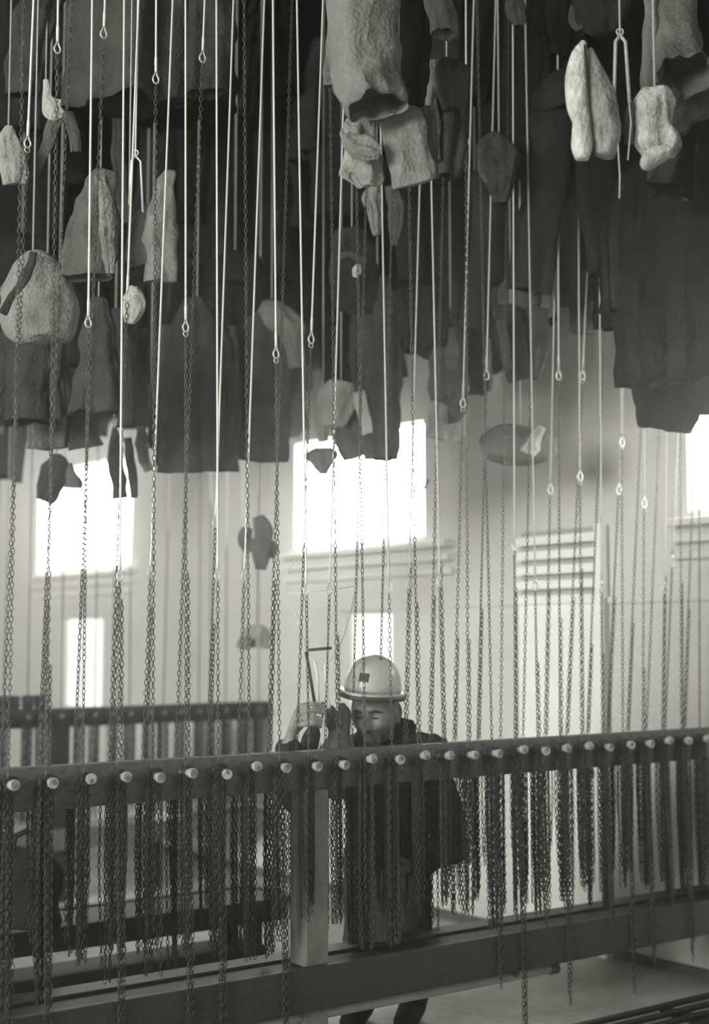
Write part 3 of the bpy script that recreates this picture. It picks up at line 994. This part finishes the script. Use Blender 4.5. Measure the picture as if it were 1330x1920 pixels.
garment('work_coat', 'dim dark coat behind the ropes at upper right', 'coat', 6.4, [
    ('body', [(1010, -40, 20), (1000, 120, 44), (1000, 250, 48), (1020, 340, 40)], dict(g=.022, folds=.3)),
    ('sleeve', [(968, -30, 14), (970, 20, 22), (972, 50, 12)], dict(g=.06, dy=-.3)),
])
garment('peaked_hat', 'dark cap with broad peak at the top right', 'cap', 5.6, [
    ('crown', [(1130, -40, 20), (1128, 0, 56), (1130, 30, 54), (1135, 60, 30)], dict(g=.024, close_bot=True)),
    ('peak', [(1085, 10, 10), (1078, 36, 14), (1088, 54, 8)], dict(g=.05, close_bot=True)),
])

# work boots and the upturned jacket at top right
YB = 4.6
t, o = garment('work_boot', 'scuffed pale work boot hung toe up by its laces at top right', 'boot', YB, [
    ('upper', [(1104, 92, 7), (1114, 130, 17), (1124, 170, 26), (1133, 215, 30), (1136, 260, 29), (1132, 292, 22)], dict(g=.15, var=.5, folds=.06, depth=.75, close_bot=True, seed=21, crumple=.01)),
    ('sole', [(1095, 78, 5), (1086, 105, 17), (1082, 150, 22), (1084, 200, 21), (1090, 228, 17), (1090, 244, 18), (1092, 275, 20), (1092, 298, 12)], dict(g=.27, var=.45, folds=.02, depth=.95, close_bot=True, seed=22, crumple=.006, dy=-.02, sq=2.5)),
], rope=False)
part('welt', MB().tube([P(x, y, YB - .115) for x, y in ((1097, 84), (1100, 130), (1104, 180), (1110, 230), (1116, 290))], .004, 6).mesh(), M['black'], t, offset=o)
hp_ = P(1163, 66, YB)
hook_parts(t, o, hp_, [P(1152, 186, YB), P(1181, 192, YB)], 'peg', .0060)
part('lace', MB().tube([P(1151, 182, YB), P(1158, 220, YB), P(1160, 285, YB - .02), P(1163, 330, YB), P(1162, 372, YB)], .0028, 6).mesh(), M['rope_grey'], t, offset=o)
part('lace', MB().tube([P(1180, 190, YB), P(1184, 230, YB), P(1178, 300, YB)], .0028, 6).mesh(), M['rope_grey'], t, offset=o)
part('rope', MB().tube([hp_, Vector((hp_.x, hp_.y, CEIL))], .0035, 6).mesh(), M['rope_grey'], t, offset=o)
garment('work_boot', 'scuffed work boot with dangling heel beside the toe-up boot', 'boot', YB + .04, [
    ('upper', [(1228, 165, 26), (1226, 195, 36), (1230, 235, 40), (1232, 275, 40), (1234, 292, 30)], dict(g=.19, var=.6, folds=.16, depth=.7, close_bot=True, seed=25, crumple=.025)),
    ('heel', [(1226, 282, 28), (1232, 298, 34), (1238, 308, 22)], dict(g=.22, var=.5, folds=.04, depth=.75, close_bot=True, seed=26, dy=-.02)),
    ('tongue', [(1188, 190, 8), (1178, 230, 12), (1180, 270, 9)], dict(g=.07)),
], rope=True)
garment('work_jacket', 'grey jacket with gaping round hem at the top right corner', 'jacket', 4.9, [
    ('body', [(1262, -260, 26), (1262, -160, 56), (1258, -40, 54), (1262, 50, 48), (1272, 105, 52, -.05), (1286, 140, 56, -.14)], dict(g=.14, folds=.10, depth=.8, thick=.012, yaw=.35)),
    ('sleeve', [(1226, -80, 12), (1220, 60, 16), (1222, 130, 22), (1222, 175, 15)], dict(g=.14, dy=-.06)),
    ('sleeve', [(1330, 150, 34), (1312, 190, 34), (1288, 215, 28), (1268, 245, 16)], dict(g=.07, dy=.05)),
])

# ------------------------------------------------------------------ the crowd of clothes in the farther rows
def proto(kind, g, seed):
    r = random.Random(seed)
    t = thing('work_coat' if kind == 'coat' else 'work_trousers', 'dark work clothes hung high on ropes in the crowded far rows',
              'clothes', (0, 0, 0), 'dark work clothes in the far rows')
    z = Vector
    if kind == 'coat':
        part('body', tube_cloth([(0, 0, 0, .04), (0, 0, -.10, .20), (.01, 0, -.45, .22), (0, .01, -.75, .24), (r.uniform(-.05, .05), 0, -1.05, .23)],
                                .5, .28, 6, 14, 26, seed=seed, hem=.02), cloth(g), t)
        for s in (-1, 1):
            part('sleeve', tube_cloth([(s * .17, 0, -.10, .06), (s * .24, 0, -.35, .075), (s * (.26 + r.uniform(-.04, .04)), -.03, -.72, .065)],
                                      .8, .2, 4, 10, 16, seed=seed + s + 2), cloth(g * r.uniform(.8, 1.5)), t)
    else:
        part('waistband', tube_cloth([(0, 0, 0, .05), (0, 0, -.06, .17), (0, 0, -.20, .19)], .5, .1, 5, 6, 20, seed=seed), cloth(g), t)
        for s in (-1, 1):
            part('trouser_leg', tube_cloth([(s * .09, 0, -.15, .11), (s * .11, .02 * s, -.5, .10), (s * (.13 + r.uniform(-.04, .06)), 0, -r.uniform(.85, 1.1), .10)],
                                           .6, .2, 4, 12, 18, seed=seed + s + 2), cloth(g * r.uniform(.8, 1.4)), t)
    part('rope', MB().tube([(0, 0, -.03), (0, 0, 1.9)], .004, 6).mesh(), M['rope_grey'], t)
    return t


protos = [proto('coat', .026, 101), proto('coat', .040, 102), proto('trousers', .034, 103), proto('coat', .020, 104), proto('trousers', .065, 105), proto('coat', .055, 106)]
first = [True] * len(protos)
# lowest photo row that the far clothes reach, by column
HEM = [(-30, 930), (20, 800), (120, 800), (200, 860), (250, 870), (300, 850), (440, 850), (520, 840), (560, 690), (640, 690), (700, 760), (745, 640), (800, 640),
       (870, 720), (910, 700), (1000, 640), (1040, 600), (1130, 590), (1190, 580), (1230, 760), (1330, 740)]


def hem_row(x):
    for (a, ya), (b, yb) in zip(HEM, HEM[1:]):
        if a <= x <= b:
            return ya + (yb - ya) * (x - a) / (b - a)
    return HEM[-1][1]


cr = random.Random(5)
placed = []
for tier in range(3):
    step = (58, 66, 66)[tier]
    x = -20 + tier * 23
    row = []
    while x < 1350:
        xx = x + cr.uniform(-10, 10)
        x += step
        lim = on_plane_u(xx, 700, UW).y - .65          # the end wall limits how deep a row can be here
        hy = hem_row(xx) - tier * 300 + cr.uniform(-40, 0)
        if hy <= 10:
            continue
        best = None
        for _ in range(14):                             # the freest of a few spots
            Y = cr.uniform(min(7.6, lim - 1.0), min(lim, 9.8))
            s = cr.uniform(.85, 1.1)
            loc = P(xx, hy, Y) + Vector((0, 0, 1.05 * s))
            loc.z = min(loc.z, CEIL - .15)
            free = min([(loc.xy - q.xy).length for q in placed if abs(loc.z - q.z) < 1.0] + [9])
            if best is None or free > best[0]:
                best = (free, loc, s)
        _, loc, s = best
        placed.append(loc)
        k = cr.randrange(len(protos))
        rz = cr.uniform(-.9, .9)
        if first[k]:
            first[k] = False
            protos[k].location = loc; protos[k].rotation_euler = (0, 0, rz); protos[k].scale = (s, s, s)
            r_ = protos[k]
        else:
            r_ = dup(protos[k], loc, rz, (s, s, s))
        for ch in r_.children:                          # the rope stops at the ceiling
            if ch.name.startswith('rope'):
                ch.scale = (1, 1, max(.05, (CEIL - loc.z) / s / 1.9))
        row.append((xx, r_))
    for n_, (_, r_) in enumerate(row):
        r_['label'] = 'dark %s, %s from left in the %s row of crowded far clothes' % (
            'coat' if r_.name.startswith('work_coat') else 'trousers', ORD[n_ + 1], ('lowest', 'middle', 'highest')[tier])

# ------------------------------------------------------------------ the miner
pr = thing('person', 'miner in pale helmet and dark jacket standing behind the front rail, hand raised', 'person', P(720, 1600, 6.5).xy.to_3d())
po = pr.location.copy()
hc = P(703, 1334, 6.0)                                   # middle of the head
fw = Vector((-.34, -.90, -.26)).normalized()             # he looks down, a little to our left
rt = fw.cross(Vector((0, 0, 1))).normalized()            # his right, our left... kept right-handed below
up = rt.cross(fw).normalized()


def H(r, f, u_):
    return hc + rt * r + fw * f + up * u_


def head_mesh():
    bm = bmesh.new()
    bmesh.ops.create_uvsphere(bm, u_segments=64, v_segments=44, radius=1)

    def g(d, c, s):
        return math.exp(-((d - Vector(c)).length / s) ** 2)
    for v in bm.verts:
        d = v.co.normalized()
        r_, f_, u_ = d.x, d.y, d.z
        w = .086 * (1 - .20 * max(0, -u_) ** 1.5)
        l = .100 if f_ > 0 else .104
        h = .124
        q = Vector((r_ * w, f_ * l, u_ * h))
        if f_ > 0 and u_ < 0:
            q.y *= 1 + .05 * u_
        k = 0
        k += .032 * g(d, (0, .98, -.22), .13) + .018 * g(d, (0, .98, -.02), .12)     # nose, bridge
        k -= .020 * g(d, (.34, .92, .03), .16) + .020 * g(d, (-.34, .92, .03), .16)  # eye sockets
        k += .010 * g(d, (.30, .90, .24), .17) + .010 * g(d, (-.30, .90, .24), .17)  # brows
        k += .008 * g(d, (.5, .80, -.22), .22) + .008 * g(d, (-.5, .80, -.22), .22)  # cheekbones
        k += .007 * g(d, (0, .86, -.50), .14) - .012 * g(d, (0, .84, -.60), .06) - .010 * g(d, (.14, .84, -.60), .06) - .010 * g(d, (-.14, .84, -.60), .06) + .006 * g(d, (0, .78, -.66), .10)  # lips
        k += .016 * g(d, (0, .55, -.88), .24)                                        # chin
        q += d * k
        q *= 1.12
        v.co = H(q.x, q.y, q.z)
    bmesh.ops.recalc_face_normals(bm, faces=list(bm.faces))
    me = bpy.data.meshes.new('head'); bm.to_mesh(me); bm.free()
    return me


shR, shL = P(640, 1420, 6.15), P(806, 1416, 6.22)        # our left, our right shoulder
neck = P(720, 1398, 6.16)
chest = P(722, 1470, 6.26)
belly = P(726, 1545, 6.42)
pelv = P(726, 1590, 6.50)
elbR, wrR = P(552, 1496, 5.86), P(541, 1396, 5.80)
elbL, wrL = P(846, 1588, 6.10), P(768, 1622, 5.98)
pieces = [head_mesh()]
pieces += [capsule(H(s * .088, -.012, -.008), H(s * .092, -.020, -.048), .015, .011) for s in (-1, 1)]       # ears
pieces += limb([H(0, -.03, -.06), neck], [.055, .062])
pieces += limb([neck, chest, belly, pelv], [.08, .15, .145, .15])
pieces += limb([neck, shR], [.07, .065]) + limb([neck, shL], [.07, .065])
pieces += limb([shR, elbR, wrR], [.058, .044, .030]) + limb([shL, elbL, wrL], [.058, .044, .030])
for s, hx in ((-1, 690), (1, 762)):
    hip = P(hx, 1620, 6.5)
    kn = Vector((hip.x + s * .02, hip.y - .06, .46)); an = Vector((hip.x + s * .03, hip.y + .03, .09))
    pieces += limb([hip, kn, an], [.088, .060, .045])
    pieces += limb([an - Vector((0, -.03, .035)), an + Vector((-.04, -.20, -.045))], [.048, .040])
# right hand (our left) closed round the hook cord; knuckles stacked, fingers running to our right
YH = 5.78
kn = [P(563, 1324, YH), P(556, 1336, YH - .004), P(553, 1349, YH - .004), P(553, 1361, YH)]
for k in kn:
    pieces += limb([wrR + Vector((.004, 0, .01)), (wrR + k) / 2, k], [.024, .018, .0125])
mids = [(588, 1319), (589, 1332), (588, 1345), (585, 1357)]
tips = [(608, 1325), (611, 1337), (609, 1350), (603, 1360)]
ends = [(604, 1330), (606, 1342), (604, 1354), (599, 1364)]
for k, (mx_, my_), (tx, ty), (ex, ey) in zip(kn, mids, tips, ends):
    pieces += limb([k, P(mx_, my_, YH - .022), P(tx, ty, YH + .002), P(ex, ey, YH + .028)], [.0108, .0100, .0092, .0078])
pieces += limb([P(548, 1378, YH + .02), P(572, 1352, YH + .045), P(596, 1330, YH + .045), P(606, 1318, YH + .035)], [.016, .0135, .011, .0085])
# left hand closed on the hanging cloth at the waist
for k in range(4):
    a = wrL + Vector((-.05, -.03, .012 - k * .018))
    pieces += limb([wrL, a], [.026, .014])
    pieces += limb([a, a + Vector((-.036, -.012, -.006)), a + Vector((-.052, .012, -.012)), a + Vector((-.036, .026, -.016))], [.0115, .0105, .0095, .008])
pieces += limb([wrL + Vector((-.01, -.02, .01)), wrL + Vector((-.035, -.045, .03)), wrL + Vector((-.066, -.045, .03))], [.016, .012, .009])
body = voxel_union(pieces, .0048, 2)
# face skin is dusty and darkened for its shadow; raised hand paler
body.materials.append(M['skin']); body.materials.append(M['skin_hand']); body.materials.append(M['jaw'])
hx = P(575, 1350, YH)
for p in body.polygons:
    if (p.center - hx).length < .14:
        p.material_index = 1
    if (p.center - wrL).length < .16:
        p.material_index = 2  # waist hand darkened the same way, since it faces up and catches light
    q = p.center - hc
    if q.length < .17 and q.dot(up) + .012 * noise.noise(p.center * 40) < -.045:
        p.material_index = 2                               # shadow on the lower face painted as darker skin
part('body', body, None, pr, offset=po)
for s in (-1, 1):
    e = H(s * .036, .0865, .002)
    part('eye', capsule(e - rt * .010, e + rt * .010, .0085, .0085), M['eye'], pr, offset=po)
    part('eyelid', capsule(e - rt * .010 + up * .0065 + fw * .001, e + rt * .010 + up * .0065 + fw * .001, .0085, .0085), M['skin'], pr, offset=po)
    part('eyebrow', MB().tube([H(s * .016, .112, .031), H(s * .038, .110, .037), H(s * .065, .094, .027)], [.004, .006, .003], 6).mesh(), M['hair'], pr, offset=po)
hair = voxel_union([capsule(H(-.032, -.058, -.02), H(.032, -.058, -.02), .066, .066), capsule(H(-.070, -.012, .02), H(-.073, -.018, -.03), .020, .011),
                    capsule(H(.070, -.012, .02), H(.073, -.018, -.03), .020, .011)], .006, 2)
part('hair', hair, M['hair'], pr, offset=po)


def noisy(me, amp, sc, seed=0.0):
    for v in me.vertices:
        v.co += v.normal * amp * (noise.noise(v.co * sc + Vector((seed, seed, seed))) + .5 * noise.noise(v.co * sc * 2.3))
    me.update()
    return me


jk = limb([neck - Vector((0, -.01, .02)), chest, belly, pelv + Vector((0, 0, .02))], [.105, .185, .185, .19])
jk += limb([neck - Vector((0, 0, .02)), shR], [.115, .088]) + limb([neck - Vector((0, 0, .02)), shL], [.115, .088])
jk += limb([shR, elbR, wrR + (elbR - wrR) * .10], [.088, .070, .050]) + limb([shL, elbL, wrL + (elbL - wrL) * .10], [.088, .078, .055])
part('jacket', noisy(voxel_union(jk, .011, 2), .022, 10, 3.0), cloth(.036), pr, offset=po)
# turned-up collar
part('collar', tube_cloth([list(neck + Vector((0.01, .0, -.03))) + [.135], list(neck + Vector((.012, .02, .03))) + [.125], list(neck + Vector((.022, .04, .105))) + [.116]],
                          .9, .08, 4, 8, 28, close_top=False, seed=8, thick=.008), cloth(.030), pr, offset=po)
trs = []
for s, hx in ((-1, 690), (1, 762)):
    hip = P(hx, 1610, 6.5)
    trs += limb([hip, Vector((hip.x + s * .02, hip.y - .06, .46)), Vector((hip.x + s * .03, hip.y + .03, .13))], [.118, .090, .078])
trs += limb([pelv + Vector((0, 0, .02)), pelv - Vector((0, 0, .06))], [.15, .16])
part('trousers', noisy(voxel_union(trs, .014, 3), .014, 9, 7.0), cloth(.06), pr, offset=po)
for s, hx in ((-1, 690), (1, 762)):
    hip = P(hx, 1610, 6.5)
    an = Vector((hip.x + s * .03, hip.y + .03, .09))
    bt_ = limb([an + Vector((0, 0, .10)), an - Vector((0, -.03, .025)), an + Vector((-.045, -.22, -.035))], [.062, .062, .052])
    part('boot', voxel_union(bt_, .010, 2), M['black'], pr, offset=po)
# helmet: dome, brim with a short peak, crest, dark badge
helmet_up = (Vector((0, 0, 1)) + Vector((.10, -.06, 0))).normalized()
hcen = H(0, .004, .090)
hf = (fw - helmet_up * fw.dot(helmet_up)).normalized()
hr = hf.cross(helmet_up).normalized()


def HP(r, f, u_):
    return hcen + hr * r + hf * f + helmet_up * u_


bm = bmesh.new()
R = []
for i in range(13):
    a = PI / 2 * i / 12
    ring = []
    for k in range(48):
        q = 2 * PI * k / 48
        rr, ff = math.cos(q) * .118 * math.cos(a), math.sin(q) * .140 * math.cos(a)
        uu = .152 * math.sin(a) ** .86
        crest = .003 * math.exp(-(rr / .018) ** 2) * (1 - math.cos(a) ** 6)
        ring.append(bm.verts.new(HP(rr, ff, uu + crest)))
    R.append(ring)
for a, b in zip(R, R[1:]):
    for k in range(48):
        f = bm.faces.new((a[k], a[(k + 1) % 48], b[(k + 1) % 48], b[k])); f.smooth = True
bmesh.ops.remove_doubles(bm, verts=list(bm.verts), dist=1e-4)
bmesh.ops.solidify(bm, geom=list(bm.faces), thickness=.003)
bmesh.ops.recalc_face_normals(bm, faces=list(bm.faces))
me = bpy.data.meshes.new('helmet'); bm.to_mesh(me); bm.free()
hel = part('helmet', me, M['helmet'], pr, offset=po, label='pale rounded hard hat')


def brim(r0, r1, z0, z1, m, name):
    bm = bmesh.new()
    n = 64
    R = []
    for (e, z) in ((r0, z1), (r1, z1 - .004), (r1 + .002, (z0 + z1) / 2), (r1, z0 - .004), (r0, z0)):
        ring = []
        for k in range(n):
            q = 2 * PI * k / n
            pk = max(0, math.sin(q)) ** 3 * .035 * (1 if e > r0 else 0)
            ring.append(bm.verts.new(HP(math.cos(q) * (.118 + e), math.sin(q) * (.140 + e + pk), z - (.10 * pk) - .012 * abs(math.cos(q)) * 0)))
        R.append(ring)
    for i in range(5):
        a, b = R[i], R[(i + 1) % 5]
        for k in range(n):
            f = bm.faces.new((a[k], a[(k + 1) % n], b[(k + 1) % n], b[k])); f.smooth = True
    bmesh.ops.recalc_face_normals(bm, faces=list(bm.faces))
    me = bpy.data.meshes.new('brim'); bm.to_mesh(me); bm.free()
    return part(name, me, m, hel, offset=po)


brim(-.004, .017, -.004, .006, M['helmet'], 'brim')
brim(-.006, .0185, -.022, -.005, M['helmet_dark'], 'brim_edge')
bq = []
for (a, b) in ((-.020, .045), (.020, .045), (.020, .080), (-.020, .080)):
    f_ = .140 * math.sqrt(max(0, 1 - (a / .118) ** 2 - (b / .155) ** 2))
    bq.append((a, f_, b))
part('lamp_badge', MB().hexa([HP(a, f_ - .004, b) for a, f_, b in bq] + [HP(a, f_ + .009, b) for a, f_, b in bq]).bevel(.004, 2).mesh(), M['helmet_dark'], hel, offset=po)

# grey cloth he holds at the waist
garment('work_cloth', 'grey work cloth hanging from the hand at the miner waist', 'cloth', 5.98, [
    ('cloth', [(742, 1626, 14), (734, 1650, 26), (724, 1700, 32), (718, 1772, 34)], dict(g=.19, folds=.2, depth=.4)),
    ('edge_fold', [(746, 1640, 3), (744, 1700, 4), (738, 1768, 5)], dict(g=.3, dy=-.05, folds=.05)),
], rope=False)

# the two-pronged hook he is loading, with its white sling and the dark bundle hung on it
hk = thing('hanging_hook', 'white two-pronged hook on a cord sling gripped by the miner', 'hook', P(607, 1245, 5.77))
ho = hk.location.copy()
Yk = 5.77
part('prong', MB().tube([P(590, 1240, Yk), P(595, 1262, Yk), P(597, 1320, Yk)], .0068, 8).mesh(), M['door'], hk, offset=ho)
part('prong', MB().tube([P(610, 1244, Yk), P(612, 1270, Yk), P(615, 1312, Yk), P(618, 1328, Yk)], .0072, 8).mesh(), M['door'], hk, offset=ho)
part('yoke', MB().tube([P(578, 1230, Yk), P(592, 1241, Yk), P(607, 1246, Yk), P(618, 1240, Yk), P(630, 1228, Yk)], .0034, 6).mesh(), M['rope'], hk, offset=ho)
part('crossbar', MB().tube([P(577, 1219, Yk), P(600, 1217, Yk), P(622, 1215, Yk)], .0062, 8).mesh(), M['chain'], hk, offset=ho)
part('cord', MB().tube([P(556, 1046, Yk), P(540, 1068, Yk), P(535, 1096, Yk), P(541, 1116, Yk), P(560, 1166, Yk), P(578, 1222, Yk)], .0024, 6).mesh(), M['rope'], hk, offset=ho)
part('cord', MB().tube([P(668, 1098, Yk), P(660, 1140, Yk), P(646, 1190, Yk), P(630, 1228, Yk)], .0022, 6).mesh(), M['rope_grey'], hk, offset=ho)
part('cord', MB().tube([P(539, 1114, Yk), P(600, 1108, Yk), P(668, 1099, Yk)], .0022, 6).mesh(), M['rope'], hk, offset=ho)
part('cord', MB().tube([P(612, 1325, Yk), P(606, 1360, Yk - .02), P(596, 1414, Yk - .02)], .0026, 6).mesh(), M['rope'], hk, offset=ho)
part('strap', MB().tube([P(574, 1222, Yk), P(580, 1256, Yk), P(590, 1318, Yk + .01)], .0068, 8).mesh(), M['chain'], hk, offset=ho)
garment('dark_bundle', 'dark bundle of clothes hung on the hook beside the miner face', 'clothes', 5.90, [
    ('bundle', [(618, 1322, 5), (626, 1345, 15), (628, 1380, 20), (622, 1430, 34), (620, 1500, 40)], dict(g=.17, folds=.3, crumple=.03)),
    ('flap', [(640, 1318, 6), (645, 1345, 13), (648, 1385, 13), (655, 1420, 16)], dict(g=.13, folds=.3, dy=-.02)),
    ('sleeve', [(590, 1362, 8), (584, 1385, 18), (582, 1440, 22)], dict(g=.05, dy=.03)),
], rope=False)
